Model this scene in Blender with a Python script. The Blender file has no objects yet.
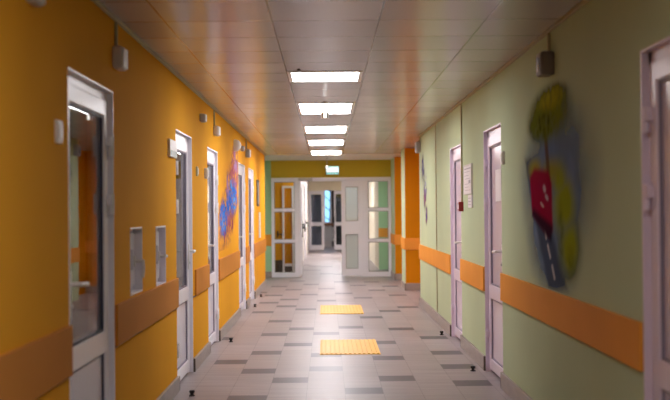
import bpy, bmesh, math, random
from mathutils import Vector, Matrix
random.seed(7)
S = bpy.context.scene
COL = S.collection

# ------------------------------------------------------------------ place dimensions (metres)
A, B, CEIL = -1.165, 1.345, 2.45      # corridor wall faces, ceiling height
CAM_Z, FOC = 1.37, 1130.0             # camera height, focal length in pixels of a 670 wide frame
END = 23.7                            # glazed partition across the corridor
FAR = 40.0                            # second white partition

# ------------------------------------------------------------------ materials
def lin(r, g, b):
    f = lambda c: (c/255/12.92) if c/255 <= .04045 else ((c/255+.055)/1.055)**2.4
    return (f(r), f(g), f(b), 1)

def mat(name, col, rough=.5, metal=0., spec=.5, vary=0., vscale=3., stretch=(1,1,1), bump=0., bscale=60., coat=0., rvary=0.):
    m = bpy.data.materials.new(name); m.use_nodes = True
    nt = m.node_tree; N = nt.nodes; Lk = nt.links
    p = N['Principled BSDF']
    p.inputs['Base Color'].default_value = col
    p.inputs['Roughness'].default_value = rough
    p.inputs['Metallic'].default_value = metal
    p.inputs['Specular IOR Level'].default_value = spec
    if coat:
        p.inputs['Coat Weight'].default_value = coat; p.inputs['Coat Roughness'].default_value = .15
    tc = N.new('ShaderNodeTexCoord'); mp = N.new('ShaderNodeMapping')
    mp.inputs['Scale'].default_value = stretch
    Lk.new(tc.outputs['Object'], mp.inputs['Vector'])
    if vary or rvary:
        n = N.new('ShaderNodeTexNoise'); n.inputs['Scale'].default_value = vscale; n.inputs['Detail'].default_value = 4
        Lk.new(mp.outputs['Vector'], n.inputs['Vector'])
        if vary:
            r = N.new('ShaderNodeValToRGB')
            lo = tuple(max(0, c*(1-vary)) for c in col[:3])+(1,); hi = tuple(min(1, c*(1+vary)) for c in col[:3])+(1,)
            r.color_ramp.elements[0].position = .3; r.color_ramp.elements[1].position = .7
            r.color_ramp.elements[0].color = lo; r.color_ramp.elements[1].color = hi
            Lk.new(n.outputs['Fac'], r.inputs['Fac']); Lk.new(r.outputs['Color'], p.inputs['Base Color'])
        if rvary:
            mr = N.new('ShaderNodeMapRange'); mr.inputs['To Min'].default_value = rough-rvary; mr.inputs['To Max'].default_value = rough+rvary
            mr.inputs['From Min'].default_value = .3; mr.inputs['From Max'].default_value = .7
            Lk.new(n.outputs['Fac'], mr.inputs['Value']); Lk.new(mr.outputs['Result'], p.inputs['Roughness'])
    if bump:
        n2 = N.new('ShaderNodeTexNoise'); n2.inputs['Scale'].default_value = bscale
        Lk.new(mp.outputs['Vector'], n2.inputs['Vector'])
        b = N.new('ShaderNodeBump'); b.inputs['Strength'].default_value = bump; b.inputs['Distance'].default_value = .01
        Lk.new(n2.outputs['Fac'], b.inputs['Height']); Lk.new(b.outputs['Normal'], p.inputs['Normal'])
    return m

def emis(name, col, st):
    m = bpy.data.materials.new(name); m.use_nodes = True
    p = m.node_tree.nodes['Principled BSDF']
    p.inputs['Base Color'].default_value = (.8,.8,.8,1)
    p.inputs['Emission Color'].default_value = col; p.inputs['Emission Strength'].default_value = st
    return m

def glassmat(name, tint=(.9,.93,.95,1), rough=.015, ior=1.6, frost=0.):
    m = bpy.data.materials.new(name); m.use_nodes = True
    nt = m.node_tree; N = nt.nodes; Lk = nt.links
    N.remove(N['Principled BSDF']); out = N['Material Output']
    fr = N.new('ShaderNodeFresnel'); fr.inputs['IOR'].default_value = ior
    g = N.new('ShaderNodeBsdfGlossy'); g.inputs['Roughness'].default_value = rough
    if frost:
        t = N.new('ShaderNodeBsdfTranslucent'); t.inputs['Color'].default_value = tint
        d = N.new('ShaderNodeBsdfDiffuse'); d.inputs['Color'].default_value = tint
        tr = N.new('ShaderNodeBsdfTransparent'); tr.inputs['Color'].default_value = tint
        m1 = N.new('ShaderNodeMixShader'); m1.inputs['Fac'].default_value = .5
        Lk.new(t.outputs[0], m1.inputs[1]); Lk.new(d.outputs[0], m1.inputs[2])
        m2 = N.new('ShaderNodeMixShader'); m2.inputs['Fac'].default_value = frost
        Lk.new(tr.outputs[0], m2.inputs[1]); Lk.new(m1.outputs[0], m2.inputs[2])
        base = m2
    else:
        base = N.new('ShaderNodeBsdfTransparent'); base.inputs['Color'].default_value = tint
    mx = N.new('ShaderNodeMixShader')
    Lk.new(fr.outputs[0], mx.inputs['Fac']); Lk.new(base.outputs[0], mx.inputs[1]); Lk.new(g.outputs[0], mx.inputs[2])
    Lk.new(mx.outputs[0], out.inputs['Surface'])
    return m

def ceilmat():
    m = mat('ceiling_panels', (.60,.53,.51,1), .20, .0, .6, coat=0.)
    nt = m.node_tree; N = nt.nodes; Lk = nt.links; p = N['Principled BSDF']
    tc = N.new('ShaderNodeTexCoord'); sp = N.new('ShaderNodeSeparateXYZ'); Lk.new(tc.outputs['Object'], sp.inputs[0])
    def line(sock, off, per, half):
        a = N.new('ShaderNodeMath'); a.operation = 'ADD'; a.inputs[1].default_value = -off + 600*per; Lk.new(sock, a.inputs[0])
        d = N.new('ShaderNodeMath'); d.operation = 'DIVIDE'; d.inputs[1].default_value = per; Lk.new(a.outputs[0], d.inputs[0])
        f = N.new('ShaderNodeMath'); f.operation = 'FRACT'; Lk.new(d.outputs[0], f.inputs[0])
        s = N.new('ShaderNodeMath'); s.operation = 'SUBTRACT'; s.inputs[1].default_value = .5; Lk.new(f.outputs[0], s.inputs[0])
        b = N.new('ShaderNodeMath'); b.operation = 'ABSOLUTE'; Lk.new(s.outputs[0], b.inputs[0])
        g = N.new('ShaderNodeMath'); g.operation = 'GREATER_THAN'; g.inputs[1].default_value = .5 - half/per; Lk.new(b.outputs[0], g.inputs[0])
        fl = N.new('ShaderNodeMath'); fl.operation = 'FLOOR'; Lk.new(d.outputs[0], fl.inputs[0])
        return g.outputs[0], fl.outputs[0]
    lx, cx = line(sp.outputs['X'], -.302, .605, .0045)
    ly, cy = line(sp.outputs['Y'], 8.18, .6, .0075)
    mx = N.new('ShaderNodeMath'); mx.operation = 'MAXIMUM'; Lk.new(lx, mx.inputs[0]); Lk.new(ly, mx.inputs[1])
    cb = N.new('ShaderNodeCombineXYZ'); Lk.new(cx, cb.inputs[0]); Lk.new(cy, cb.inputs[1])
    wn = N.new('ShaderNodeTexWhiteNoise'); wn.noise_dimensions = '3D'; Lk.new(cb.outputs[0], wn.inputs['Vector'])
    tone = N.new('ShaderNodeMix'); tone.data_type = 'RGBA'
    tone.inputs[6].default_value = (.52,.49,.50,1); tone.inputs[7].default_value = (.60,.57,.58,1)
    Lk.new(wn.outputs['Value'], tone.inputs[0])
    jn = N.new('ShaderNodeMix'); jn.data_type = 'RGBA'; jn.inputs[7].default_value = (.09,.07,.065,1)
    Lk.new(mx.outputs[0], jn.inputs[0]); Lk.new(tone.outputs[2], jn.inputs[6]); Lk.new(jn.outputs[2], p.inputs['Base Color'])
    # each metal panel sags by its own tiny amount, and its sheet is drawn along the corridor
    mp = N.new('ShaderNodeMapping'); mp.inputs['Scale'].default_value = (14, .25, 1); Lk.new(tc.outputs['Object'], mp.inputs[0])
    n = N.new('ShaderNodeTexNoise'); n.inputs['Scale'].default_value = 1.; n.inputs['Detail'].default_value = 2; Lk.new(mp.outputs[0], n.inputs['Vector'])
    b = N.new('ShaderNodeBump'); b.inputs['Strength'].default_value = .4; b.inputs['Distance'].default_value = .004
    Lk.new(n.outputs['Fac'], b.inputs['Height']); Lk.new(b.outputs['Normal'], p.inputs['Normal'])
    return m

def floormat():
    m = mat('floor_tiles', (.5,.44,.41,1), .40, 0, .25)
    nt = m.node_tree; N = nt.nodes; Lk = nt.links; p = N['Principled BSDF']
    at = N.new('ShaderNodeVertexColor'); at.layer_name = 'tone'
    tc = N.new('ShaderNodeTexCoord'); mp = N.new('ShaderNodeMapping'); mp.inputs['Scale'].default_value = (1.6, 26, 1)
    Lk.new(tc.outputs['Object'], mp.inputs[0])
    n = N.new('ShaderNodeTexNoise'); n.inputs['Scale'].default_value = 1.; n.inputs['Detail'].default_value = 5; Lk.new(mp.outputs[0], n.inputs['Vector'])
    mr = N.new('ShaderNodeMapRange'); mr.inputs['From Min'].default_value = .3; mr.inputs['From Max'].default_value = .7
    mr.inputs['To Min'].default_value = .84; mr.inputs['To Max'].default_value = 1.12; Lk.new(n.outputs['Fac'], mr.inputs['Value'])
    mu = N.new('ShaderNodeVectorMath'); mu.operation = 'SCALE'; Lk.new(at.outputs['Color'], mu.inputs[0]); Lk.new(mr.outputs['Result'], mu.inputs['Scale'])
    Lk.new(mu.outputs[0], p.inputs['Base Color'])
    b = N.new('ShaderNodeBump'); b.inputs['Strength'].default_value = .12; b.inputs['Distance'].default_value = .002
    Lk.new(n.outputs['Fac'], b.inputs['Height']); Lk.new(b.outputs['Normal'], p.inputs['Normal'])
    return m

def paintmat(name):
    """airbrushed wall paint: colour and cover come with the mesh, a noise breaks the edge of the cover"""
    m = bpy.data.materials.new(name); m.use_nodes = True
    nt = m.node_tree; N = nt.nodes; Lk = nt.links; p = N['Principled BSDF']; out = N['Material Output']
    p.inputs['Roughness'].default_value = .75; p.inputs['Specular IOR Level'].default_value = 0
    at = N.new('ShaderNodeVertexColor'); at.layer_name = 'paint'
    Lk.new(at.outputs['Color'], p.inputs['Base Color'])
    tr = N.new('ShaderNodeBsdfTransparent'); mx = N.new('ShaderNodeMixShader')
    Lk.new(at.outputs['Alpha'], mx.inputs['Fac']); Lk.new(tr.outputs[0], mx.inputs[1]); Lk.new(p.outputs[0], mx.inputs[2])
    Lk.new(mx.outputs[0], out.inputs['Surface'])
    return m

M = {}
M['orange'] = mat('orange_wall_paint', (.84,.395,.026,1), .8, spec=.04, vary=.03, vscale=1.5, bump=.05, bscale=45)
M['green'] = mat('pale_green_wall_paint', (.52,.62,.405,1), .8, spec=.04, vary=.03, vscale=1.5, bump=.05, bscale=45)
M['mint'] = mat('mint_wall_paint', (.42,.66,.40,1), .8, spec=.04, vary=.02, vscale=2)
M['olive'] = mat('olive_yellow_paint', (.62,.45,.05,1), .8, spec=.04, vary=.03, vscale=2)
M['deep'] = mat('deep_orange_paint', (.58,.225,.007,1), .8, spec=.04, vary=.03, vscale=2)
M['tan'] = mat('tan_orange_rail', (.62,.25,.045,1), .7, spec=.08, vary=.04, vscale=2)
M['rail'] = mat('bright_orange_rail', (.80,.335,.055,1), .7, spec=.08, vary=.04, vscale=2)
M['cream'] = mat('cream_wall_paint', (.86,.79,.62,1), .6, spec=.3, vary=.02)
M['white_wall'] = mat('white_wall_paint', (.84,.80,.77,1), .55, spec=.3, vary=.02)
M['room'] = mat('room_wall_paint', (.60,.62,.68,1), .7, spec=.2, vary=.05)
M['base'] = mat('grey_skirting_tile', (.33,.275,.245,1), .4, vary=.10, vscale=8, stretch=(1,1,4))
M['basecap'] = mat('dark_skirting_end', (.12,.09,.07,1), .6, vary=.1, vscale=20)  # skirting end caps, and the painted shadow line under the tan rails
M['pvc'] = mat('white_pvc', (.85,.83,.90,1), .28, spec=.5, vary=.01)
M['lilac'] = mat('lilac_white_pvc', (.73,.63,.75,1), .3, spec=.5, vary=.01)
M['panelw'] = mat('white_door_panel', (.68,.66,.74,1), .25, vary=.01)
M['panell'] = mat('lilac_door_panel', (.64,.55,.66,1), .25, vary=.01)
M['gasket'] = mat('dark_gasket', (.035,.035,.07,1), .5, vary=.05)
M['lgasket'] = mat('grey_violet_gasket', (.22,.19,.26,1), .5, vary=.05)
M['black'] = mat('black_plastic', (.012,.011,.012,1), .35, vary=.1)
M['dark'] = mat('dark_brown', (.05,.03,.02,1), .5, vary=.2, vscale=8)
M['grey'] = mat('grey_plastic', (.32,.30,.29,1), .45, vary=.03)
M['dgrey'] = mat('dark_grey_plastic', (.17,.155,.15,1), .45, vary=.03)
M['lgrey'] = mat('light_grey_plastic', (.58,.55,.52,1), .4, vary=.03)
M['wplastic'] = mat('white_plastic', (.80,.78,.76,1), .35, vary=.01)
M['chrome'] = mat('satin_metal', (.6,.6,.62,1), .3, 1., vary=.05)
M['duct'] = mat('beige_conduit', (.42,.38,.22,1), .5, vary=.04)
M['red'] = mat('red_plastic', (.30,.012,.015,1), .35, vary=.05)
M['paper'] = mat('white_paper', (.80,.76,.78,1), .7, vary=.02)
M['ink'] = mat('grey_print', (.42,.39,.43,1), .7, vary=.1)
M['signgreen'] = mat('dark_green_print', (.06,.14,.09,1), .3, vary=.05)  # exit sign divider, and the reflection painted on the door sign plate
M['yellow'] = mat('yellow_tactile_rubber', (.80,.44,.03,1), .5, vary=.05, vscale=12)
M['glass'] = glassmat('clear_glass')
M['dglass'] = glassmat('shaded_glass', (.40,.44,.52,1))
M['wglass'] = mat('dark_window_glass', (.012,.012,.015,1), .5, spec=0, vary=.1)
M['sglass'] = glassmat('sidelight_glass', (.93,.94,.93,1), ior=1.35)
M['frost'] = glassmat('frosted_glass', (.78,.82,.81,1), .25, 1.3, frost=.85)
M['ceil'] = ceilmat()
M['floor'] = floormat()
M['paint'] = paintmat('airbrushed_mural_paint')
M['lamp'] = emis('lamp_diffuser', (1.,.965,1.,1), 13.)
M['lampfar'] = emis('far_lamp_diffuser', (1.,.965,1.,1), 19.)
M['lamp2'] = emis('bright_lamp_diffuser', (1.,.96,1.,1), 16.)  # this and the next two serve only added, unseen lamps
M['lamp4'] = emis('strong_lamp_diffuser', (1.,.96,1.,1), 30.)
M['lamp3'] = emis('dim_lamp_diffuser', (1.,.965,1.,1), 5.8)
M['exit'] = emis('exit_sign_face', (.80,1.,.98,1), .62)
M['exitgreen'] = emis('exit_sign_green', (.05,.60,.55,1), .6)
M['led'] = emis('status_light', (1,.98,.95,1), 2.)
M['leaves'] = mat('leaves', (.12,.22,.10,1), .7, vary=.3, vscale=12)
M['bark'] = mat('bark', (.09,.07,.05,1), .8, vary=.2, vscale=12)
M['snow'] = mat('outside_ground', (.5,.52,.5,1), .9, vary=.1)
M['wood'] = mat('brown_sill', (.22,.09,.03,1), .4, vary=.1, vscale=10)

# ------------------------------------------------------------------ mesh collecting
class MB:
    def __init__(s): s.bm = bmesh.new(); s.mats = []
    def mi(s, m):
        if m not in s.mats: s.mats.append(m)
        return s.mats.index(m)
    def box(s, x0, x1, y0, y1, z0, z1, m, bev=0., seg=2):
        t = bmesh.new(); bmesh.ops.create_cube(t, size=1)
        bmesh.ops.scale(t, vec=(abs(x1-x0), abs(y1-y0), abs(z1-z0)), verts=t.verts)
        bmesh.ops.translate(t, vec=((x0+x1)/2, (y0+y1)/2, (z0+z1)/2), verts=t.verts)
        if bev: bmesh.ops.bevel(t, geom=t.edges[:], offset=bev, segments=seg, profile=.5, affect='EDGES')
        return s.merge(t, m)
    def cyl(s, p, q, r, m, n=16, r2=None, bev=0.):
        p, q = Vector(p), Vector(q); d = q-p; t = bmesh.new()
        bmesh.ops.create_cone(t, cap_ends=True, segments=n, radius1=r, radius2=r if r2 is None else r2, depth=d.length)
        if bev:
            bmesh.ops.bevel(t, geom=[e for e in t.edges if any(len(f.verts) > 4 for f in e.link_faces)], offset=bev, segments=2, affect='EDGES')
        bmesh.ops.transform(t, matrix=Matrix.Translation((p+q)/2) @ d.to_track_quat('Z','Y').to_matrix().to_4x4(), verts=t.verts)
        return s.merge(t, m)
    def dome(s, c, r, ax, m, flat=.6, n=20):
        t = bmesh.new(); bmesh.ops.create_uvsphere(t, u_segments=n, v_segments=12, radius=r)
        bmesh.ops.delete(t, geom=[v for v in t.verts if v.co.z < -1e-4], context='VERTS')
        bmesh.ops.scale(t, vec=(1,1,flat), verts=t.verts)
        bmesh.ops.transform(t, matrix=Matrix.Translation(c) @ Vector(ax).to_track_quat('Z','Y').to_matrix().to_4x4(), verts=t.verts)
        return s.merge(t, m)
    def tube(s, pts, r, m, n=10):
        for a, b in zip(pts[:-1], pts[1:]): s.cyl(a, b, r, m, n)
        for a in pts[1:-1]:
            t = bmesh.new(); bmesh.ops.create_uvsphere(t, u_segments=n, v_segments=6, radius=r)
            bmesh.ops.translate(t, vec=a, verts=t.verts); s.merge(t, m)
        return s
    def quad(s, pts, m):
        f = s.bm.faces.new([s.bm.verts.new(p) for p in pts]); f.material_index = s.mi(m); return f
    def merge(s, t, m):
        i = s.mi(m)
        for f in t.faces: f.material_index = i
        me = bpy.data.meshes.new('t'); t.to_mesh(me); t.free(); s.bm.from_mesh(me); bpy.data.meshes.remove(me)
        return s
    def build(s, name, parent=None, origin=None, smooth=False):
        me = bpy.data.meshes.new(name); o = bpy.data.objects.new(name, me); COL.objects.link(o)
        wo = Vector((0,0,0))
        if parent is not None: wo = Vector(parent['_o'])
        mine = Vector(origin) if origin is not None else wo
        bmesh.ops.translate(s.bm, vec=-mine, verts=s.bm.verts)
        if smooth:
            for f in s.bm.faces: f.smooth = True
        s.bm.to_mesh(me); s.bm.free()
        for k in s.mats: me.materials.append(M[k])
        if smooth:
            try: me.set_sharp_from_angle(angle=math.radians(40))
            except Exception: pass
        o.location = mine - wo
        if parent is not None: o.parent = parent
        o['_o'] = list(mine)
        return o

def tag(o, label=None, cat=None, group=None, kind=None):
    if label: o['label'] = label
    if cat: o['category'] = cat
    if group: o['group'] = group
    if kind: o['kind'] = kind
    return o

def empty(name, loc, label, cat, group=None, kind=None):
    o = bpy.data.objects.new(name, None); COL.objects.link(o); o.location = loc; o['_o'] = list(loc)
    o.empty_display_size = .1
    return tag(o, label, cat, group, kind)

def struct(name, mb, label, cat='wall'):
    return tag(mb.build(name), label, cat, None, 'structure')

# ------------------------------------------------------------------ openings in the long walls: (y0, y1, z0, z1)
DL = [(5.10,6.17,0,2.035), (8.73,9.75,0,2.02), (11.03,12.05,0,2.015), (14.88,16.05,0,2.03), (16.78,17.9,0,2.035)]
WL = [(6.68,7.11,.88,1.285), (7.68,8.14,.865,1.28)]
DR = [(3.76,4.81,0,2.045), (8.70,9.65,0,2.045), (11.33,12.30,0,2.04)]
LEND = 21.2                     # the left wall stops here
RN = [(16.4,19.45), (20.40,22.42)]   # recesses in the right wall
TH = .16

def long_wall(x0, x1, ya, yb, ops, m):
    mb = MB(); y = ya
    for (a, b, z0, z1) in sorted(ops):
        mb.box(x0, x1, y, a, 0, CEIL, m)
        if z0 > 0: mb.box(x0, x1, a, b, 0, z0, m)
        mb.box(x0, x1, a, b, z1, CEIL, m)
        y = b
    mb.box(x0, x1, y, yb, 0, CEIL, m)
    return mb

struct('wall_left', long_wall(A-TH, A, -3, LEND, DL+WL, 'orange'), 'long orange painted corridor wall lined with white doors')
struct('wall_right', long_wall(B, B+TH, -3, RN[0][0], DR, 'green'), 'long pale green corridor wall facing the orange wall')
struct('wall_right_pier', MB().box(B, B+.6, RN[0][1]+.012, RN[1][0], 0, CEIL, 'green'), 'pale green pier of wall between the two orange recesses')
struct('wall_right_end', MB().box(B, B+.6, RN[1][1]+.012, END+.1, 0, CEIL, 'green'), 'short pale green wall beside the glazed partition')
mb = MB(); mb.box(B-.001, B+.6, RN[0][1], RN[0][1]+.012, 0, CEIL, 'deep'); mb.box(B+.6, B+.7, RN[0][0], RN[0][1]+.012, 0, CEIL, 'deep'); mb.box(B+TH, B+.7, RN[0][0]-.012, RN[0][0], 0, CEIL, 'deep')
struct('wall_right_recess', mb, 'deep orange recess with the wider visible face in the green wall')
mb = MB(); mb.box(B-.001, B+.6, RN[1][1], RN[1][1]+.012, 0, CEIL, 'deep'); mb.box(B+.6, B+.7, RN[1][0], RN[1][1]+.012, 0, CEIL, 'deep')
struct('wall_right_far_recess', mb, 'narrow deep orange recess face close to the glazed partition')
mb = MB(); mb.box(-2.0, -1.17, END, END+.12, 0, CEIL, 'mint'); mb.box(-2.1, -2.0, LEND-.1, END+.12, 0, CEIL, 'mint'); mb.box(-2.0, A-TH, LEND-.1, LEND, 0, CEIL, 'mint')
struct('wall_left_end', mb, 'mint green strip of wall left of the glazed partition')
struct('wall_end', MB().box(-1.17, B+.6, END, END+.12, 2.085, CEIL, 'olive'), 'olive yellow wall above the glazed partition')
struct('wall_back', MB().box(A-TH, B+TH, -3.1, -3, 0, CEIL, 'green'), 'pale green wall behind the camera')
# rooms behind the doors
struct('wall_left_rooms', MB().box(-2.6, -2.5, -3, LEND-.1, 0, CEIL, 'room').box(-2.6, A-TH, 6.25, 6.33, 0, CEIL, 'room').box(-2.6, A-TH, 10.4, 10.5, 0, CEIL, 'room').box(-2.6, A-TH, 13.4, 13.5, 0, CEIL, 'room').box(-2.6, A-TH, -3.1, -3, 0, CEIL, 'room').box(-2.6,-2.0,LEND-.1,LEND,0,CEIL,'room'), 'dim wall of the rooms behind the left doors')
struct('wall_right_rooms', MB().box(2.6, 2.7, -3.1, RN[0][0], 0, CEIL, 'room').box(B+TH, 2.6, -3.1, -3, 0, CEIL, 'room').box(B+.7, 2.7, RN[0][0]-.012, RN[0][0]+.1, 0, CEIL, 'room'), 'dim wall of the rooms behind the right doors')
# passage beyond the partition
mb = MB(); mb.box(-.75, -.655, 25.3, FAR, 0, CEIL, 'white_wall'); struct('wall_passage_left', mb, 'white wall of the passage beyond the open door')
mb = MB(); mb.box(-2.6, -.655, 25.2, 25.3, 0, CEIL, 'orange'); mb.box(-2.7, -2.6, END+.12, 25.3, 0, CEIL, 'orange'); mb.box(-2.6,-2.1,END,END+.12,0,CEIL,'orange'); struct('wall_lobby_left', mb, 'orange wall seen through the left glazed panel')
mb = MB(); mb.box(1.21, 1.31, 26.6, FAR, 0, CEIL, 'cream'); struct('wall_passage_right', mb, 'cream passage wall seen through the right glazed panel')
mb = MB(); mb.box(1.21, 2.6, 26.5, 26.6, 0, CEIL, 'mint'); mb.box(2.6, 2.7, END+.1, 26.6, 0, CEIL, 'mint'); mb.box(B+.6,2.6,END,END+.12,0,CEIL,'mint'); struct('wall_lobby_right', mb, 'pale green wall seen through the right glazed panel')
struct('wall_passage_end', MB().box(-.75, 1.31, FAR, FAR+.1, 2.11, CEIL, 'cream').box(.62, 1.31, FAR, FAR+.1, 0, 2.11, 'cream'), 'cream wall above the far white doors')
# last room with the window
mb = MB(); mb.box(-.75, -.12, 44, 44.15, 0, CEIL, 'white_wall'); mb.box(.172, 1.6, 44, 44.15, 0, CEIL, 'dark'); mb.box(-.12, .172, 44, 44.15, 0, .92, 'white_wall'); mb.box(-.12, .172, 44, 44.15, 2.3, CEIL, 'white_wall')
mb.box(-.85, -.75, FAR, 44.15, 0, CEIL, 'white_wall'); mb.box(1.6, 1.7, FAR, 44.15, 0, CEIL, 'white_wall'); mb.box(1.31, 1.6, FAR, FAR+.1, 0, CEIL, 'white_wall')
struct('wall_last_room', mb, 'wall with the blue lit window at the very end')

# ceiling and floor
struct('ceiling', MB().box(-2.7, 2.75, -3.1, 44.2, CEIL, CEIL+.1, 'ceil'), 'glossy metal panel ceiling with dark joints', 'ceiling')
# floor: tiles in columns, dark ones where the photograph has them
darks = {0:[12.72,10.81,9.87,17.4,20.1], 1:[8.64,13.37,15.2,18.9,22.0], 2:[9.26,10.55,11.8,14.6,17.9,20.9], 3:[13.13,15.5,19.6,21.9], 4:[8.97,9.93,10.9,12.2,16.1,18.4,20.6],
         -1:[9.22,11.68,13.25,15.9,18.7,21.3], -2:[8.32,9.76,11.03,12.66,14.2,16.44,17.7,19.9,22.4], -3:[10.37,15.5,17.1,18.6,20.8], -4:[12.3,19.3]}
mb = MB(); lay = mb.bm.loops.layers.float_color.new('tone'); i0 = mb.mi('floor')
LT, DK = (.315,.268,.265), (.095,.082,.092)
def tile(x0, x1, y0, y1, c):
    g = .0016
    f = mb.bm.faces.new([mb.bm.verts.new(p) for p in ((x0+g,y0+g,0),(x1-g,y0+g,0),(x1-g,y1-g,0),(x0+g,y1-g,0))])
    f.material_index = i0
    for l in f.loops: l[lay] = (*c, 1)
rnd = random.Random(3)
for k in range(-9, 10):
    x0 = -.166+.29*k; x1 = x0+.29
    y = -3.0; ds = sorted(darks.get(k, []))
    if not ds or ds[0] > 8: ds = [v for v in (-2.1,-.3,1.2,2.7,4.1,5.6,6.6) if rnd.random() < .8] + ds
    ds += [24.5+rnd.random()*2, 28+rnd.random()*3, 34+rnd.random()*3]
    for d in ds+[44.6]:
        while y < d-.15-1e-4:
            y2 = min(y+.6, d-.15)
            if d-.15-y2 < .12: y2 = d-.15
            t = rnd.uniform(.93, 1.06); tile(x0, x1, y, y2, tuple(c*t for c in LT)); y = y2
        t = rnd.uniform(.85, 1.2)
        if d < 44: tile(x0, x1, d-.15, d+.15, (DK[0]*t, DK[1]*t*rnd.uniform(.97,1.03), DK[2]*t)); y = d+.15
f = mb.bm.faces.new([mb.bm.verts.new(p) for p in ((-2.75,-3.1,-.0015),(2.75,-3.1,-.0015),(2.75,44.5,-.0015),(-2.75,44.5,-.0015))]); f.material_index = i0
for l in f.loops: l[lay] = (.16,.14,.13,1)
r = bmesh.ops.extrude_face_region(mb.bm, geom=[f]); bmesh.ops.translate(mb.bm, vec=(0,0,-.1), verts=[v for v in r['geom'] if isinstance(v, bmesh.types.BMVert)])
bmesh.ops.recalc_face_normals(mb.bm, faces=[g for g in mb.bm.faces if abs(g.calc_center_median().z) > .001])
struct('floor', mb, 'beige floor tiles with scattered dark grey tiles', 'floor')

# ------------------------------------------------------------------ skirting and bump rails
def strips(x, sgn, spans, z0, z1, t, m, cap=None, bev=.003):
    mb = MB()
    for a, b in spans:
        mb.box(x, x+sgn*t, a, b, z0, z1, m, bev)
        if cap: mb.box(x, x+sgn*(t+.0005), a-.0015, a+.006, z0, z1-.002, cap); mb.box(x, x+sgn*(t+.0005), b-.006, b+.0015, z0, z1-.002, cap)
    return mb
def gaps(ya, yb, ops):
    out = []; y = ya
    for o in sorted(ops):
        if o[2] > 0: continue
        out.append((y, o[0])); y = o[1]
    out.append((y, yb)); return [s for s in out if s[1] > s[0]+.02]
GL = gaps(-3, LEND, DL); GR = gaps(-3, RN[0][0], DR)
struct('baseboard_left', strips(A, 1, GL, 0, .115, .02, 'base', 'basecap'), 'grey tile skirting along the foot of the orange wall', 'skirting')
struct('baseboard_right', strips(B, -1, GR, 0, .125, .02, 'base', 'basecap'), 'grey tile skirting along the foot of the green wall', 'skirting')
mb = strips(B, -1, [(RN[0][1]-.02, RN[1][0]), (RN[1][1]-.02, END)], 0, .125, .02, 'base')
for y in (RN[0][1], RN[1][1]): mb.box(B-.02, B+.6, y-.02, y, 0, .125, 'base', .003)
struct('baseboard_right_recess', mb, 'grey tile skirting around the orange recesses', 'skirting')
struct('baseboard_left_end', MB().box(-2.0, -1.17, END-.02, END, 0, .125, 'base', .003), 'grey tile skirting under the mint green strip', 'skirting')
where_l = ['nearest length, before the big glazed door', 'length under the two small windows', 'short length between second and third door', 'length under the blue and magenta mural', 'very short length between the two farthest left doors', 'last length, ending at the mint green strip']
for i, (a, b) in enumerate(GL):
    mb = MB().box(A, A+.018, a+(.0 if i == 0 else .16 if i in (2,) else .02), b-.01, .645, .87, 'tan', .003); mb.box(A, A+.006, a+.02, b-.01, .636, .645, 'basecap')  # thin dark strip below paints the shadow along the rail's lower edge
    struct('trim_%d' % (i+1), mb, 'tan bump rail on orange wall, '+where_l[i], 'bump rail')
where_r = ['nearest length, in the corner by the camera', 'long length under the tree mural', 'short length under the framed plan', 'length running to the orange recess']
for i, (a, b) in enumerate(GR):
    struct('trim_%d' % (i+7), MB().box(B-.018, B, a+.01, b-.005, .675, .885, 'rail', .003), 'bright orange bump rail on green wall, '+where_r[i], 'bump rail')
mb = MB(); mb.box(B-.018, B, RN[0][1]-.018, RN[1][0], .70, .90, 'rail', .003); mb.box(B-.018, B+.6, RN[0][1]-.018, RN[0][1], .70, .90, 'rail', .003)
struct('trim_11', mb, 'orange bump rail wrapping the corner of the nearer orange recess', 'bump rail')
mb = MB(); mb.box(B-.018, B, RN[1][1]-.018, END, .70, .90, 'rail', .003); mb.box(B-.018, B+.6, RN[1][1]-.018, RN[1][1], .70, .90, 'rail', .003)
struct('trim_12', mb, 'orange bump rail wrapping the corner beside the glazed partition', 'bump rail')
struct('trim_13', MB().box(-2.0, -1.17, END-.018, END, .66, .90, 'rail', .003), 'orange bump rail across the mint green strip', 'bump rail')
struct('trim_14', MB().box(1.2, 2.6, 26.482, 26.5, .76, .97, 'rail', .003), 'orange bump rail seen through the right glazed panel', 'bump rail')
struct('trim_15', MB().box(A, A+.02, -3, LEND, CEIL-.022, CEIL, 'duct', .004), 'slim edge moulding where orange wall meets ceiling', 'moulding')
struct('trim_16', MB().box(B-.02, B, -3, RN[0][0], CEIL-.022, CEIL, 'duct', .004), 'slim edge moulding where green wall meets ceiling', 'moulding')
struct('ceiling_end', MB().box(-2.0, B+.6, 21.3, END, CEIL-.004, CEIL, 'white_wall'), 'pale plain ceiling strip before the glazed partition', 'ceiling')

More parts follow.
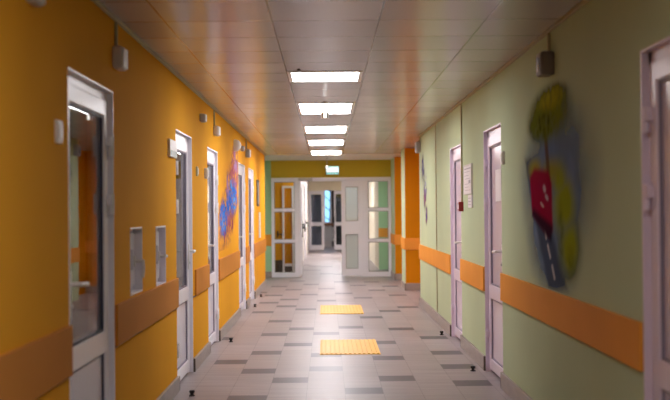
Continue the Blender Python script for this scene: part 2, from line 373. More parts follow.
# ------------------------------------------------------------------ doors in the long walls
def door(n, side, op, label, hinge, glazed=True, m='pvc', pm='panelw', rail=(.63,.745), lever=True, foot=.02):
    y0, y1, _, z1 = op
    w = A if side < 0 else B
    X = lambda v: w + side*v                    # v runs into the wall
    e = empty('door_%d' % n, (w+side*.06, (y0+y1)/2, 0), label, 'door', None, 'structure')
    r, jw = .03, .07
    f = MB()
    def bx(mb, v0, v1, a, b, c, d, mm, bev=0.): mb.box(X(v0), X(v1), a, b, c, d, mm, bev)
    bx(f, r, .12, y0, y0+jw, 0, z1, m, .006); bx(f, r, .12, y1-jw, y1, 0, z1, m, .006); bx(f, r, .1199, y0+.001, y1-.001, z1-jw, z1, m, .006)
    bx(f, -.003, r+.01, y1-.012, y1, 0, z1, m, .002); bx(f, .001, r+.01, y0, y0+.006, 0, z1, m, .002); bx(f, -.0028, r+.01, y0, y1, z1-.012, z1, m, .002)
    f.build('door_frame', e)
    l0, l1, lz = y0+jw-.012, y1-jw+.012, z1-jw+.012
    st = .085; vl, vb = .022, .085              # leaf face, leaf back
    lf = MB()
    bx(lf, vl, vb, l0, l0+st, foot, lz, m, .006); bx(lf, vl, vb, l1-st, l1, foot, lz, m, .006)
    for c, d in ((foot, .12), rail, (lz-.085, lz)): bx(lf, vl+.0004, vb-.0004, l0+.002, l1-.002, c, d, m, .006)
    leaf = lf.build('door_leaf', e)
    bx2 = MB(); bx(bx2, vl+.018, vl+.040, l0+st-.01, l1-st+.01, .11, rail[0]+.01, pm); bx2.build('lower_panel', leaf)
    g = MB(); bx(g, vl+.022, vl+.032, l0+st-.008, l1-st+.008, rail[1]-.008, lz-.077, 'glass' if glazed else pm)
    g.build('glass_pane' if glazed else 'upper_panel', leaf)
    k = MB(); q = .012                          # dark seal round both fields
    for c, d in ((.12, rail[0]), (rail[1], lz-.085)):
        a, b = l0+st, l1-st
        for (ya, yb, za, zb) in ((a, a+q, c, d), (b-q, b, c, d), (a+q, b-q, c, c+q), (a+q, b-q, d-q, d)): bx(k, vl+.010, vl+.021, ya, yb, za, zb, 'gasket' if n == 1 else 'lgasket')
    k.build('seal', leaf)
    if n == 1: leaf.rotation_euler.z = -.007    # not pulled quite shut
    hy = y1-.055 if hinge == 'far' else y0+.055
    for z in (.30, 1.42, z1-.30):
        h = MB(); h.cyl((X(.004), hy, z-.055), (X(.004), hy, z+.055), .017, 'wplastic' if m == 'pvc' else m, 12); h.box(X(-.006), X(.028), hy-.035, hy+.030, z-.005, z+.05, m, .004)
        h.build('hinge', leaf, smooth=True)
    ly, dy = (l0+st*.5, 1) if hinge == 'far' else (l1-st*.5, -1)
    if lever:
        h = MB(); z = 1.045
        h.box(X(.012), X(vl), ly-.016, ly+.016, z-.16, z+.06, 'wplastic', .004)
        h.tube([(X(.02), ly, z), (X(-.035), ly, z), (X(-.038), ly+dy*.13, z-.006)], .0105, 'wplastic', 12)
        h.cyl((X(.013), ly, z-.10), (X(.004), ly, z-.10), .009, 'chrome', 12)
        h.build('door_handle', leaf, smooth=True)
    return e

door(1, -1, DL[0], 'nearest white glazed door in orange wall, before the two small windows', 'far')
door(2, -1, DL[1], 'white glazed door in orange wall, just beyond the two small windows', 'near')
door(3, -1, DL[2], 'white glazed door in orange wall, on the near side of the blue mural', 'far')
door(4, -1, DL[3], 'white glazed door in orange wall, just beyond the blue mural', 'far')
door(5, -1, DL[4], 'last white glazed door in orange wall before the mint green strip', 'far')
door(6, 1, DR[0], 'nearest lilac white door in green wall, cut by the photo edge', 'far', False, 'lilac', 'panell', foot=.03)
door(7, 1, DR[1], 'lilac white door in green wall, between tree mural and framed plan', 'far', False, 'lilac', 'panell', foot=.03)
door(8, 1, DR[2], 'lilac white door in green wall, beyond the red call point', 'far', False, 'lilac', 'panell', foot=.03)

# small windows in the orange wall
def small_window(n, op, label):
    y0, y1, z0, z1 = op
    X = lambda v: A - v
    e = empty('window_%d' % n, (A-.06, (y0+y1)/2, z0), label, 'window', None, 'structure')
    f = MB()
    for (a, b, c, d) in ((y0, y0+.012, z0, z1), (y1-.012, y1, z0, z1), (y0+.012, y1-.012, z0, z0+.012), (y0+.012, y1-.012, z1-.012, z1)): f.box(X(-.003), X(.15), a, b, c, d, 'pvc', .002)
    for (a, b, c, d) in ((y0+.012, y0+.05, z0+.012, z1-.012), (y1-.05, y1-.012, z0+.012, z1-.012), (y0+.05, y1-.05, z0+.012, z0+.05), (y0+.05, y1-.05, z1-.05, z1-.012)): f.box(X(.055), X(.13), a, b, c, d, 'pvc', .004)
    f.build('window_frame', e)
    s = MB(); a0, a1, c0, c1 = y0+.04, y1-.04, z0+.04, z1-.04; q = .055
    for (a, b, c, d) in ((a0, a0+q, c0, c1), (a1-q, a1, c0, c1), (a0+q, a1-q, c0, c0+.10), (a0+q, a1-q, c1-.10, c1)): s.box(X(.04), X(.10), a, b, c, d, 'pvc', .006)
    sa = s.build('window_sash', e)
    MB().box(X(.062), X(.070), a0+q-.005, a1-q+.005, c0+.095, c1-.095, 'wglass').build('glass_pane', sa)
    MB().box(X(.13), X(.14), a0, a1, c0, c1, 'black').build('backing', e)
    h = MB(); zc = (z0+z1)/2-.01; yh = a1-q*.5
    h.box(X(.03), X(.045), yh-.015, yh+.015, zc-.035, zc+.035, 'wplastic', .004)
    h.tube([(X(.035), yh, zc), (X(-.018), yh, zc), (X(-.022), yh-.01, zc-.05), (X(-.018), yh-.02, zc-.10)] if n == 1 else [(X(.035), yh, zc), (X(-.018), yh, zc), (X(-.02), yh-.11, zc+.01)], .010, 'wplastic', 12)
    h.build('window_handle', sa, smooth=True)
small_window(1, WL[0], 'small white wall window with its handle turned down, nearer of two')
small_window(2, WL[1], 'small white wall window with a level handle, next to the glazed door')

# ------------------------------------------------------------------ glazed partition across the end
P0, P1, PT = END-.035, END+.035, 2.085
def sidelight(n, x0, x1, label):
    e = empty('window_%d' % n, ((x0+x1)/2, END, 0), label, 'glazed panel', None, 'structure')
    f = MB(); s = .062
    f.box(x0, x0+s, P0, P1, 0, PT, 'pvc', .006); f.box(x1-s, x1, P0, P1, 0, PT, 'pvc', .006)
    zs = ((.0, .10), (.725, .79), (1.375, 1.44), (PT-.085, PT))
    for c, d in zs: f.box(x0+.002, x1-.002, P0+.0005, P1-.0005, c, d, 'pvc', .006)
    f.build('window_frame', e)
    for (c, d) in ((.10, .725), (.79, 1.375), (1.44, PT-.085)):
        MB().box(x0+s-.01, x1-s+.01, END-.004, END+.004, c-.01, d+.01, 'sglass').build('glass_pane', e)
        k = MB(); q = .014
        for (a, b, cc, dd) in ((x0+s, x0+s+q, c, d), (x1-s-q, x1-s, c, d), (x0+s+q, x1-s-q, c, c+q), (x0+s+q, x1-s-q, d-q, d)): k.box(a, b, END-.018, END-.006, cc, dd, 'grey')
        k.build('seal', e)
sidelight(3, -1.17, -.62, 'tall white three pane glazed panel next to the mint green strip')
sidelight(4, .80, B, 'tall white three pane glazed panel next to the pale green wall')
e = empty('door_9', (.09, END, 0), 'white double door in the end partition, one leaf open', 'door', None, 'structure')
f = MB(); f.box(-.62, -.562, P0, P1, 0, PT, 'pvc', .006); f.box(.73, .80, P0, P1, 0, PT, 'pvc', .006); f.box(-.618, .798, P0+.0005, P1-.0005, 2.005, PT, 'pvc', .006); f.build('door_frame', e)
def pvc_leaf(e, x0, x1, y, z1, glass, name='door_leaf', rails=((.03,.17),(.89,1.17)), st=.085):
    l = MB(); l.box(x0, x0+st, y-.03, y+.03, .02, z1, 'pvc', .006); l.box(x1-st, x1, y-.03, y+.03, .02, z1, 'pvc', .006)
    for c, d in list(rails)+[(z1-.12, z1)]: l.box(x0+.002, x1-.002, y-.0295, y+.0295, c, d, 'pvc', .006)
    leaf = l.build(name, e)
    for c, d in ((rails[0][1], rails[1][0]), (rails[1][1], z1-.12)): MB().box(x0+st-.008, x1-st+.008, y-.005, y+.005, c-.008, d+.008, glass).build('glass_pane', leaf)
    if glass == 'frost':
        k = MB(); q = .012
        for c, d in ((rails[0][1], rails[1][0]), (rails[1][1], z1-.12)):
            for (a, b, cc, dd) in ((x0+st, x0+st+q, c, d), (x1-st-q, x1-st, c, d), (x0+st+q, x1-st-q, c, c+q), (x0+st+q, x1-st-q, d-q, d)): k.box(a, b, y-.02, y-.008, cc, dd, 'grey')
        k.build('seal', leaf)
    return leaf
lf = pvc_leaf(e, .30, .73, END, 2.004, 'frost'); tag(lf, 'closed leaf with two frosted panes')
# the open leaf stands at right angles behind the opening, hinged on its left post
l = MB(); X0, X1, Y0, Y1 = -.60, -.545, END+.04, END+.86
for a, b in ((Y0, Y0+.085), (Y1-.085, Y1)): l.box(X0, X1, a, b, .02, 2.0, 'pvc', .006)
for c, d in ((.03,.17), (.89,1.17), (1.88,2.0)): l.box(X0+.0005, X1-.0005, Y0+.002, Y1-.002, c, d, 'pvc', .006)
lo = l.build('door_leaf', e); tag(lo, 'open leaf seen edge on')
for c, d in ((.17,.89), (1.17,1.88)): MB().box(-.577, -.568, Y0+.08, Y1-.08, c-.008, d+.008, 'frost').build('glass_pane', lo)
h = MB(); h.box(X1, X1+.02, Y1-.07, Y1-.02, .82, 1.10, 'black', .004); h.tube([(X1, Y1-.05, 1.03), (X1+.06, Y1-.05, 1.03), (X1+.065, Y1-.2, .96)], .02, 'black', 12); h.build('door_handle', lo, smooth=True)
h = MB(); h.box(-.60, -.30, P0-.045, P0, 2.022, 2.075, 'lgrey', .006); h.tube([(-.45, P0-.03, 2.02), (-.30, P0-.06, 2.012)], .008, 'lgrey'); h.build('door_closer', e)

# second partition with white doors
e = empty('door_10', (-.37, FAR, 0), 'white two pane door leaf at the far end of the passage', 'door', None, 'structure')
pvc_leaf(e, -.65, -.105, FAR, 2.10, 'dglass', rails=((.02,.19),(.865,1.0)), st=.09)
e = empty('door_11', (.4, FAR, 0), 'half hidden white door leaf right of the blue window', 'door', None, 'structure')
lf = pvc_leaf(e, .245, .62, FAR, 2.10, 'dglass', rails=((.02,.19),(.865,1.0)), st=.06)
h = MB(); h.box(.225, .262, FAR-.05, FAR-.03, .96, 1.2, 'black', .004); h.tube([(.245, FAR-.04, 1.08), (.245, FAR-.09, 1.08), (.18, FAR-.09, 1.06)], .014, 'black'); h.build('door_handle', lf)
# doors in the passage's left wall and in the lobby
for n, (a, b), lab in ((12, (27.6, 28.7), 'white door with a black handle in the passage, nearer one'), (13, (32.0, 33.1), 'white door in the passage, farther one')):
    e = empty('door_%d' % n, (-.655, (a+b)/2, 0), lab, 'door', None, 'structure')
    MB().box(-.655, -.625, a-.07, a, 0, 2.1, 'pvc', .004).box(-.655, -.625, b, b+.07, 0, 2.1, 'pvc', .004).box(-.655, -.6255, a-.07, b+.07, 2.03, 2.1, 'pvc', .004).build('door_frame', e)
    lf = MB().box(-.655, -.64, a, b, .01, 2.03, 'panelw', .003).build('door_leaf', e)
    h = MB(); h.box(-.64, -.62, b-.11, b-.06, .86, 1.14, 'black', .003); h.tube([(-.635, b-.08, 1.04), (-.57, b-.08, 1.04), (-.565, b-.22, .97)], .02, 'black'); h.build('door_handle', lf)
e = empty('door_14', (-.95, 25.2, 0), 'orange door with a white frame behind the left glazed panel', 'door', None, 'structure')
MB().box(-1.0, -.955, 25.16, 25.2, 0, 1.95, 'wplastic', .004).box(-.785, -.74, 25.16, 25.2, 0, 1.95, 'wplastic', .004).box(-1.0, -.74, 25.1605, 25.2, 1.90, 1.95, 'wplastic', .004).box(-.95,-.79,25.161,25.2,.16,.22,'wplastic',.004).build('door_frame', e)
MB().box(-.955, -.785, 25.18, 25.2, .01, 1.90, 'deep').build('door_leaf', e)
MB().box(-.955, -.785, 25.17, 25.1805, .01, .16, 'dark').build('kick_plate', e)
struct('trim_18', MB().box(-2.6, -1.0, 25.17, 25.2, 0, .3, 'dark', .003), 'dark plinth behind the left glazed panel', 'plinth')
h = MB(); h.box(-1.12, -1.085, 25.185, 25.2, .80, .95, 'black', .004); h.tube([(-1.1, 25.19, .88), (-1.1, 25.14, .88), (-1.0, 25.14, .87)], .012, 'black')
tag(h.build('coat_hook'), 'small black lever on the orange wall behind glazed panel', 'hook')  # lever handle of a door behind the glazed panel

# far window, radiator, what is outside
e = empty('window_5', (.02, 44.07, .92), 'bright blue window in the last room', 'window', None, 'structure')
f = MB(); f.box(-.12, -.08, 44.0, 44.1, .92, 2.3, 'pvc', .004); f.box(.13, .172, 44.0, 44.1, .92, 2.3, 'pvc', .004); f.box(-.08, .13, 44.0, 44.1, .92, .97, 'pvc', .004); f.box(-.08, .13, 44.0, 44.1, 2.25, 2.3, 'pvc', .004); f.build('window_frame', e)
MB().box(-.08, .13, 44.05, 44.056, .97, 2.25, 'sglass').build('glass_pane', e)
MB().box(-.2, .25, 43.80, 44.0, .82, .92, 'wood', .006).build('window_sill', e)
e = empty('radiator', (.05, 43.9, .2), 'white ribbed radiator below the blue window', 'radiator')
for i in range(7):
    x = -.13+i*.055; MB().box(x, x+.04, 43.86, 43.97, .22, .76, 'wplastic', .012).build('radiator_section', e)
for z in (.27, .71): MB().cyl((-.14, 43.93, z), (.26, 43.93, z), .014, 'wplastic').build('pipe', e)
struct('ground_outside', MB().box(-14, 14, 44.6, 80, -.3, -.2, 'snow'), 'pale ground outside the far window', 'ground')
e = empty('tree', (.15, 56, -.2), 'bare blurred tree outside the blue window', 'tree')
t = MB(); t.cyl((.15,56,-.2), (.22,56,3.2), .09, 'bark', 10, .04)
for a in range(10):
    z = .9+a*.24; s = 1 if a % 2 else -1; t.cyl((.17,56,z), (.17+s*(.9-a*.05),56+.3*math.sin(a),z+.7), .025, 'bark', 6, .008)
t.build('trunk', e)

# ------------------------------------------------------------------ ceiling lamps, sensors, exit sign
def lamp(y0, y1, label, m='lamp', x=-.006):
    w = .262
    e = empty('ceiling_light', (x, (y0+y1)/2, CEIL), label, 'ceiling light', 'lit panel lamps along the corridor ceiling')
    f = MB(); q = .03
    for (a, b, c, d) in ((x-w-q, x-w, y0-q, y1+q), (x+w, x+w+q, y0-q, y1+q), (x-w, x+w, y0-q, y0), (x-w, x+w, y1, y1+q)): f.box(a, b, c, d, CEIL-.008, CEIL, 'wplastic', .002)
    f.build('lamp_frame', e); MB().box(x-w, x+w, y0, y1, CEIL-.005, CEIL-.001, m).build('diffuser', e)
lamp(8.71, 9.31, 'nearest lit panel lamp, the square one')
lamp(11.22, 12.40, 'second lit panel lamp, with the sensor hanging beside it')
lamp(14.25, 15.40, 'middle lit panel lamp, third of five')
lamp(17.05, 18.25, 'fourth lit panel lamp, next to last before the exit sign', 'lampfar')
lamp(20.10, 21.25, 'farthest lit panel lamp, just before the exit sign', 'lampfar')
for (y0, y1, x, lab) in ((24.2, 25.1, .2, 'passage lamp just beyond the partition'), (29.5, 30.7, .2, 'passage lamp in the middle of the passage'), (34.5, 35.7, .2, 'passage lamp before the far white doors')): lamp(y0, y1, lab, 'lamp2' if y0 < 30 else 'lamp4', x)  # out of view, added to light the passage and lobby walls

lamp(2.2, 3.4, 'panel lamp over the near end of the corridor, outside the photo', 'lamp3')  # added out of view to brighten the near walls
lamp(-.8, .4, 'panel lamp over the camera, outside the photo', 'lamp3')  # second added lamp for the near walls, also out of view
for (y, lab) in ((4.6, 'panel lamp in the room behind the nearest glazed door'), (8.6, 'panel lamp in the room behind the second left door'), (12.0, 'panel lamp in the room behind the third left door'), (17., 'panel lamp in the room behind the last left doors')):
    lamp(y-.3, y+.3, lab, 'lamp3' if y < 5 else 'lamp2', -1.95)  # added to brighten the rooms behind the left door glass

lamp(41.5, 42.3, 'panel lamp in the last room before the blue window', 'lamp3', .2)  # added, unseen, so that the last room is lit

def pendant(x, y, ln, label):
    e = empty('smoke_sensor', (x, y, CEIL), label, 'sensor', 'sensors hanging from the ceiling')
    MB().cyl((x,y,CEIL-.012), (x,y,CEIL), .03, 'grey', 16).build('mount', e)
    MB().cyl((x,y,CEIL-ln+.05), (x,y,CEIL-.012), .006, 'lgrey', 10).build('rod', e)
    MB().cyl((x,y,CEIL-ln), (x,y,CEIL-ln+.06), .036, 'wplastic', 20, bev=.004).build('housing', e, smooth=True)
    MB().box(x-.012, x+.012, y-.041, y-.034, CEIL-ln+.004, CEIL-ln+.056, 'led', .002).build('indicator', e)  # glowing white strip on the front of the housing
pendant(-.012, 11.1, .165, 'nearer sensor hanging on a thin rod below the second lamp')
pendant(.005, 22.6, .22, 'farther sensor hanging on a thin rod above the exit sign')
h = MB().cyl((-.205, 8.54, CEIL-.012), (-.205, 8.54, CEIL), .016, 'black', 14, .012); tag(h.build('ceiling_sensor'), 'tiny black round sensor in ceiling before the square lamp', 'sensor')

e = empty('exit_sign', (.12, END-.03, 2.14), 'glowing white and green exit sign on olive yellow wall', 'sign')
MB().box(-.018, .258, END-.06, END, 2.145, 2.325, 'grey', .004).build('housing', e)
MB().box(-.008, .248, END-.066, END-.06, 2.185, 2.315, 'exit').build('sign_face', e)
mb = MB(); mb.box(-.008, .248, END-.0665, END-.06, 2.15, 2.185, 'exitgreen'); mb.box(-.008, .248, END-.0668, END-.06, 2.30, 2.315, 'exitgreen'); mb.build('green_band', e)  # lower band paints the green reflection under the sign
MB().box(-.01, .25, END-.067, END-.06, 2.176, 2.19, 'signgreen').build('divider', e)

# ------------------------------------------------------------------ things on the walls
def wall_box(name, side, y, z, wy, p, hz, label, cat, m='lgrey', conduit=None, group=None, dm='duct', extra=None):
    """a box of width wy along the wall, standing p off it; conduit runs up to the ceiling"""
    w = A if side < 0 else B
    e = empty(name, (w, y, z), label, cat, group)
    hb = MB().box(w+side*.004, w-side*p, y-wy/2, y+wy/2, z-hz/2, z+hz/2, m, min(.018, p*.3)); hb = hb.build('housing', e)
    if conduit: MB().box(w, w-side*.016, y-.012+conduit[0], y+.012+conduit[0], z+hz/2-.005, CEIL-.0225, dm, .003).build('conduit', e)
    if extra: extra(hb, w, -side, y, z, wy, p, hz)
    return e
def grille(e, w, s, y, z, wy, p, hz):
    g = MB(); g.cyl((w+s*p, y, z), (w+s*(p+.004), y, z), min(wy, hz)*.3, 'black', 18); g.build('speaker_grille', e)
def keys(e, w, s, y, z, wy, p, hz):
    MB().box(w+s*p, w+s*(p+.005), y-wy*.32, y+wy*.32, z-hz*.32, z+hz*.32, 'wplastic', .002).build('rocker', e)
def cover(e, w, s, y, z, wy, p, hz):
    MB().box(w+s*p, w+s*(p+.006), y-wy*.42, y+wy*.42, z-hz*.42, z+hz*.42, 'wplastic', .002).build('lid', e)
wall_box('light_switch', -1, 4.89, 1.725, .085, .016, .10, 'white light switch on orange wall, before the nearest glazed door', 'switch', 'wplastic', None, None, extra=keys)
wall_box('wall_speaker', -1, 6.24, 2.225, .16, .055, .125, 'white wall box with a conduit above, past the nearest glazed door', 'speaker', 'lgrey', (0,), extra=cover)
wall_box('junction_box', -1, 4.45, 2.245, .12, .045, .10, 'grey box cut by the top photo edge on orange wall', 'box', 'lgrey', extra=cover)
wall_box('junction_box', -1, 10.45, 2.245, .14, .05, .075, 'small grey box without conduit, above the second and third left doors', 'box', 'grey', extra=cover)
wall_box('wall_speaker', -1, 11.72, 2.215, .2, .055, .10, 'grey box with a conduit, above the third left door', 'speaker', 'lgrey', (-.05,), extra=cover)
wall_box('wall_speaker', -1, 16.3, 2.22, .2, .06, .115, 'grey box with a conduit, beyond the round white dome', 'speaker', 'grey', (0,), extra=cover)
wall_box('junction_box', -1, 15.35, 2.235, .12, .05, .07, 'tiny grey box between the round white dome and conduit', 'box', 'grey')
wall_box('light_switch', -1, 10.1, 1.74, .085, .014, .085, 'flat light switch next to the second left door', 'switch', 'duct', extra=keys)
wall_box('light_switch', -1, 10.80, 1.745, .10, .03, .10, 'raised light switch next to the third left door', 'switch', 'wplastic', extra=keys)
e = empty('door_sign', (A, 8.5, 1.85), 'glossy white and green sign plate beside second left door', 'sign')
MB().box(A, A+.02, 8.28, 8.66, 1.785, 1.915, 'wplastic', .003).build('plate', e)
MB().box(A+.02, A+.0215, 8.30, 8.64, 1.79, 1.835, 'signgreen').build('green_field', e)  # reflection of the opposite green wall, painted on the plate's lower part
e = empty('wall_dome_lamp', (A, 14.2, 2.21), 'round white dome lamp on orange wall above blue mural', 'lamp')
MB().cyl((A, 14.2, 2.21), (A+.03, 14.2, 2.21), .078, 'wplastic', 24, bev=.004).build('ring', e, smooth=True)
MB().dome((A+.03, 14.2, 2.21), .074, (1,0,0), 'wplastic', .85).build('dome', e, smooth=True)
e = empty('wall_picture', (A, 18.9, 1.7), 'narrow dark picture on orange wall beyond the last door', 'picture')
MB().box(A, A+.02, 18.65, 19.15, 1.47, 1.91, 'dark', .003).build('frame', e); MB().box(A+.02, A+.022, 18.69, 19.11, 1.51, 1.87, 'grey').build('print', e)
e = empty('notice_board', (A, 19.4, 1.15), 'slim white board on orange wall beyond the dark picture', 'board')
MB().box(A, A+.015, 19.25, 19.55, .93, 1.37, 'wplastic', .003).build('panel', e)

wall_box('wall_speaker', 1, 6.70, 2.235, .16, .085, .14, 'dark grey wall speaker with conduit above the tree mural', 'speaker', 'dgrey', (.05,), extra=grille)
wall_box('wall_speaker', 1, 16.2, 2.28, .2, .07, .16, 'grey wall speaker at the corner of the orange recess', 'speaker', 'grey', (0,), extra=grille)
wall_box('light_switch', 1, 8.56, 1.765, .085, .018, .10, 'white light switch between tree mural and lilac door', 'switch', 'wplastic', None, None, extra=keys)
e = empty('fire_call_point', (B, 11.18, 1.41), 'red fire call point at the foot of a cable conduit', 'call point')
MB().box(B, B-.045, 11.13, 11.23, 1.36, 1.455, 'red', .006).build('housing', e)
MB().box(B-.045, B-.049, 11.15, 11.21, 1.385, 1.43, 'wplastic', .002).build('button_plate', e)
MB().box(B, B-.016, 11.18-.013, 11.18+.013, 1.45, CEIL-.0225, 'duct', .003).build('conduit', e)
tag(MB().box(B, B-.012, 13.84, 13.86, .126, CEIL-.0225, 'duct', .002).build('cable_conduit'), 'thin upright cable conduit between far mural and lilac door', 'conduit')
e = empty('evacuation_plan', (B, 10.7, 1.65), 'white framed plan with printed lines beside red call point', 'plan')
MB().box(B, B-.012, 10.40, 11.0, 1.525, 1.80, 'paper', .002).build('sheet', e)
fr = MB()
for (a, b, c, d) in ((10.395, 10.41, 1.52, 1.805), (10.985, 11.0, 1.52, 1.805), (10.41, 10.985, 1.79, 1.805), (10.41, 10.985, 1.52, 1.53)): fr.box(B, B-.016, a, b, c, d, 'lgrey', .002)
fr.build('frame', e)
p = MB()
for j, (a, b, z, t) in enumerate(((10.46,10.94,1.765,.010), (10.52,10.92,1.735,.004), (10.60,10.94,1.70,.004), (10.52,10.9,1.67,.004), (10.48,10.62,1.64,.03), (10.56,10.92,1.62,.004), (10.6,10.9,1.59,.004), (10.5,10.9,1.56,.004))): p.box(B-.012, B-.0128, a, b, z-t/2, z+t/2, 'ink')
p.build('print', e)
e = empty('paper_holder', (B, 10.52, 1.46), 'small white paper pocket hanging below the framed plan', 'holder')
MB().box(B, B-.015, 10.40, 10.66, 1.395, 1.515, 'paper', .002).build('pocket', e)
p = MB(); [p.box(B-.015, B-.016, 10.43, 10.63, z, z+.006, 'ink') for z in (1.42, 1.45, 1.48)]; p.build('print', e)
XD = B+.0385
e = tag(MB().box(XD-.0025, XD+.001, 8.95, 9.25, 1.44, 1.70, 'paper').build('paper_sheet'), 'pale paper sheet stuck on lilac door beside tree mural', 'paper')

# ------------------------------------------------------------------ murals painted on the walls
def mural(name, side, y0, y1, z0, z1, fn, label, ny=110, nz=110):
    w = (A+.0015) if side < 0 else (B-.0015)
    bm = bmesh.new(); lay = bm.verts.layers.float_color.new('paint')
    vs = []
    for j in range(nz+1):
        row = []
        for i in range(ny+1):
            y = y0+(y1-y0)*i/ny; z = z0+(z1-z0)*j/nz
            v = bm.verts.new((0, y-(y0+y1)/2, z-(z0+z1)/2)); v[lay] = fn(y, z); row.append(v)
        vs.append(row)
    for j in range(nz):
        for i in range(ny):
            q = [vs[j][i], vs[j][i+1], vs[j+1][i+1], vs[j+1][i]]
            if max(v[lay][3] for v in q) > .004: bm.faces.new(q if side < 0 else q[::-1])
    bmesh.ops.delete(bm, geom=[v for v in bm.verts if not v.link_faces], context='VERTS')
    me = bpy.data.meshes.new(name); bm.to_mesh(me); bm.free(); me.materials.append(M['paint'])
    o = bpy.data.objects.new(name, me); COL.objects.link(o); o.location = (w, (y0+y1)/2, (z0+z1)/2)
    return tag(o, label, 'mural')
from mathutils import noise
def fb(y, z, s, o=0): return noise.fractal(Vector((y*s+o, z*s, o)), 1.0, 2.0, 4)
def sm(a, b, x):
    t = max(0, min(1, (x-a)/(b-a))); return t*t*(3-2*t)
def ell(y, z, cy, cz, ry, rz, soft=.5, rot=0):
    dy, dz = y-cy, z-cz; c, s = math.cos(rot), math.sin(rot)
    u, v = (dy*c+dz*s)/ry, (-dy*s+dz*c)/rz
    return 1-sm(1-soft, 1+soft*.3, math.hypot(u, v))
class Layer:
    def __init__(s, c): s.c = list(c); s.a = 0
    def add(s, col, a):
        a = max(0, min(1, a)); na = a+s.a*(1-a)
        if na > 1e-3: s.c = [(col[k]*a+s.c[k]*s.a*(1-a))/na for k in range(3)]
        s.a = na
    def get(s): return (*s.c, s.a)
def inpoly(y, z, P, soft):
    """soft cover of a convex polygon """
    d = 1e9; turn = 1 if sum(a*e-c*b for (a, b), (c, e) in zip(P, P[1:]+P[:1])) > 0 else -1
    for (a, b), (c, e) in zip(P, P[1:]+P[:1]):
        L_ = math.hypot(c-a, e-b); d = min(d, turn*((c-a)*(z-b)-(e-b)*(y-a))/L_)
    return sm(-soft, soft, d)
def tree_mural(y, z):
    L_ = Layer((.16,.21,.30)); n = fb(y, z, 3.); n2 = fb(y, z, 14., 5)
    L_.add((.18,.26,.45), .95*max(ell(y,z,6.68,1.54,1.12,.52,.75), ell(y,z,6.75,1.25,.85,.42,.6))*(.9+.3*n))
    L_.add((.07,.09,.14), .85*inpoly(y,z,[(6.86,.90),(7.33,1.33),(7.62,1.70),(7.44,1.70),(6.78,1.26),(6.36,.93)][::-1], .05))
    for (ya, za, yb, zb) in ((6.99,1.27,6.93,1.20), (6.88,1.15,6.81,1.085), (6.75,1.03,6.69,.965)):
        t = max(0, min(1, ((y-ya)*(yb-ya)+(z-za)*(zb-za))/((yb-ya)**2+(zb-za)**2)))
        L_.add((.75,.72,.75), .85*(1-sm(.012,.03, math.hypot(y-ya-t*(yb-ya), (z-za-t*(zb-za))*1.5))))
    # yellow-green bushes at the road side
    L_.add((.31,.36,.03), .97*max(ell(y,z,6.42,1.38,.36,.22,.8), ell(y,z,6.28,1.16,.32,.20,.8), ell(y,z,6.52,1.54,.26,.14,.9))*(1.1+.5*n))
    L_.add((.09,.11,.02), .7*max(ell(y,z,6.5,1.22,.1,.22,.9), ell(y,z,6.25,1.08,.12,.1,.9))*(.7+.8*n2))
    L_.add((.34,.31,.03), .9*max(ell(y,z,7.28,1.63,.30,.09,.8), ell(y,z,6.8,1.60,.35,.10,.9)))
    # trunk
    t = max(0, min(1, (1.86-z)/.42)); cy = 6.93-.14*t
    L_.add((.12,.06,.03), .85*(1-sm(.03,.075,abs(y-cy)))*sm(1.40,1.45,z)*(1-sm(1.86,1.92,z)))
    # tree crown
    L_.add((.19,.22,.02), .97*max(ell(y,z,6.84,1.945,.70,.185,.6), ell(y,z,6.66,2.00,.46,.12,.6), ell(y,z,7.08,1.92,.48,.13,.6))*(1+.35*n2))
    L_.add((.055,.07,.015), .75*ell(y,z,7.02,1.90,.42,.11,.7)*(.6+1.0*n2))
    L_.add((.40,.38,.03), .8*ell(y,z,6.75,2.04,.45,.085,.8)*(.8+.7*n2))
    # plain red box van with pale window bars
    L_.add((.30,.010,.045), .97*inpoly(y,z,[(7.40,1.34),(7.46,1.59),(7.30,1.64),(6.86,1.61),(6.74,1.53),(6.72,1.25),(6.84,1.20)],.03))
    L_.add((.02,.015,.03), .9*inpoly(y,z,[(7.40,1.33),(7.36,1.38),(6.72,1.27),(6.78,1.17)],.03))
    for (cy, cz, ry, rz) in ((6.97,1.50,.055,.028),(6.90,1.445,.06,.020),(7.05,1.40,.07,.012)): L_.add((.55,.45,.5), .85*ell(y,z,cy,cz,ry,rz,.4,.25))
    return L_.get()
mural('wall_mural', 1, 5.45, 8.1, .89, 2.2, tree_mural, 'airbrushed mural of a tree, road and red van on green wall', 200, 150)
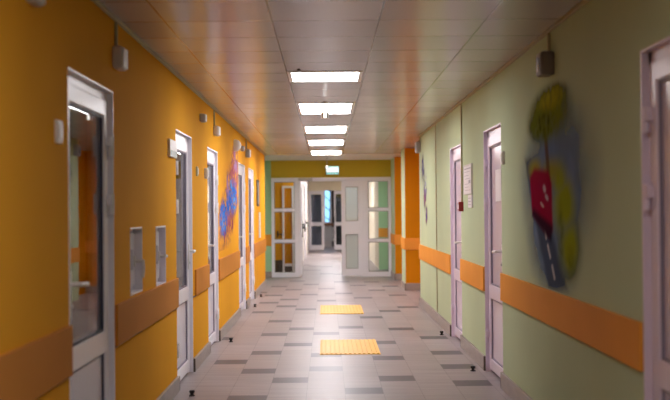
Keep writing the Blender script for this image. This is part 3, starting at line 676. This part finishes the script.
def splash(y, z):
    L_ = Layer((.5,.16,.2)); n = fb(y*.7, z, 5., 2); n2 = fb(y, z*2, 9., 8)
    body = max(ell(y,z,13.5,1.52,1.6,.40,.7,.30), ell(y,z,14.2,1.75,.9,.45,.8,.4))
    L_.add((.58,.22,.20), .85*body*sm(-.35,.2,n))
    L_.add((.50,.14,.26), .8*max(ell(y,z,14.1,1.80,.85,.40,.8,.5), ell(y,z,13.6,1.3,.8,.25,.9,.3))*sm(-.2,.25,n2))
    L_.add((.42,.30,.58), .8*max(ell(y,z,14.45,2.0,.55,.2,.9), ell(y,z,13.3,1.65,.4,.2,.9))*sm(-.25,.25,n))
    L_.add((.03,.19,.72), .98*max(ell(y,z,14.0,1.56,.75,.24,.5), ell(y,z,12.7,1.30,.55,.23,.5), ell(y,z,13.3,1.46,.35,.16,.6))*sm(-.3,.0,n2+.1))
    L_.add((.22,.50,.9), .85*max(ell(y,z,14.2,1.50,.45,.12,.8), ell(y,z,12.6,1.25,.35,.12,.8), ell(y,z,13.7,1.68,.3,.1,.8))*sm(-.05,.25,n2))
    L_.add((.34,.05,.14), .7*max(ell(y,z,12.9,1.08,.4,.1,.8), ell(y,z,13.8,1.22,.5,.1,.8))*sm(-.1,.2,n))
    return L_.get()
mural('wall_mural', -1, 12.12, 14.85, .95, 2.2, splash, 'blue and magenta splashed abstract mural on orange wall', 150, 130)
def patches(y, z):
    L_ = Layer((.3,.25,.35)); n = fb(y, z, 6., 4); n2 = fb(y, z, 12., 9)
    L_.add((.10,.09,.28), .9*max(ell(y,z,15.75,1.95,.28,.22,.6), ell(y,z,15.5,1.6,.25,.25,.6))*sm(-.3,.1,n))
    L_.add((.45,.16,.12), .9*max(ell(y,z,15.5,1.55,.2,.14,.7), ell(y,z,15.3,1.3,.2,.14,.7))*sm(-.2,.2,n2))
    L_.add((.35,.35,.6), .8*ell(y,z,15.35,1.72,.22,.18,.7)*sm(-.1,.3,n2))
    L_.add((.12,.10,.30), .8*ell(y,z,15.25,1.32,.18,.14,.7)*sm(-.2,.1,n))
    return L_.get()
mural('wall_mural', 1, 14.9, 16.15, 1.12, 2.2, patches, 'narrow violet and red mural on green wall near recess', 80, 110)

# ------------------------------------------------------------------ on the floor
def pad(y0, y1, x0, x1, label):
    e = empty('tactile_pad', ((x0+x1)/2, (y0+y1)/2, 0), label, 'floor pad', 'yellow tactile pads')
    MB().box(x0, x1, y0, y1, 0, .004, 'yellow', .0015).build('mat', e)
    r = MB(); n = 13
    for i in range(n):
        x = x0+.024+(x1-x0-.048)*i/(n-1)
        r.box(x-.012, x+.012, y0+.02, y1-.02, .004, .010, 'yellow', .0025)
    r.build('ridges', e)
pad(10.82, 12.05, -.082, .503, 'ridged yellow tactile pad on the floor, the nearer one')
pad(15.1, 16.48, -.107, .482, 'ridged yellow tactile pad on the floor, the farther one')
for (x, y, lab) in ((-1.022,8.47,'black floor door stop by the nearest visible left skirting'), (-1.028,11.97,'black floor door stop by the third left door'), (-1.054,16.35,'black floor door stop by the fourth left door'),
                    (-1.079,18.27,'black floor door stop by the last left door'), (1.232,9.64,'black floor door stop by the lilac door nearest the mural'), (1.25,12.45,'black floor door stop by the farther lilac door')):
    e = empty('door_stop', (x, y, 0), lab, 'door stop', 'door stops on the floor')
    MB().cyl((x,y,0), (x,y,.008), .022, 'black', 18).cyl((x,y,.008), (x,y,.03), .013, 'black', 14).build('base', e, smooth=True)
    MB().cyl((x,y,.024), (x,y,.044), .021, 'black', 18, bev=.004).build('rubber_ring', e, smooth=True)

# ------------------------------------------------------------------ sky outside, camera, view
W = bpy.data.worlds.new('World'); S.world = W; W.use_nodes = True
bg = W.node_tree.nodes['Background']; bg.inputs[0].default_value = (.25,.55,.95,1); bg.inputs[1].default_value = 1.6

cam = bpy.data.cameras.new('camera'); co = bpy.data.objects.new('camera', cam); COL.objects.link(co)
cam.sensor_fit = 'HORIZONTAL'; cam.sensor_width = 36; cam.lens = FOC/670*36
co.matrix_world = Matrix.Translation((0,0,CAM_Z)) @ (Matrix.Rotation(-8/FOC, 4, 'Z') @ Matrix.Rotation(math.radians(90)+11.5/FOC, 4, 'X') @ Matrix.Rotation(math.radians(-.5), 4, 'Z'))
cam.clip_start = .05; cam.clip_end = 200
cam.dof.use_dof = True; cam.dof.focus_distance = 10.8; cam.dof.aperture_fstop = 2.2
S.camera = co
for o in S.objects:
    if '_o' in o: del o['_o']
S.render.film_transparent = False
S.view_settings.view_transform = 'Standard'; S.view_settings.look = 'None'; S.view_settings.gamma = 1
S.view_settings.use_curve_mapping = False; S.view_settings.exposure = .78
S.cycles.max_bounces = 12; S.cycles.diffuse_bounces = 8; S.cycles.glossy_bounces = 6; S.cycles.transparent_max_bounces = 16
S.cycles.use_denoising = True; S.cycles.sample_clamp_indirect = 6
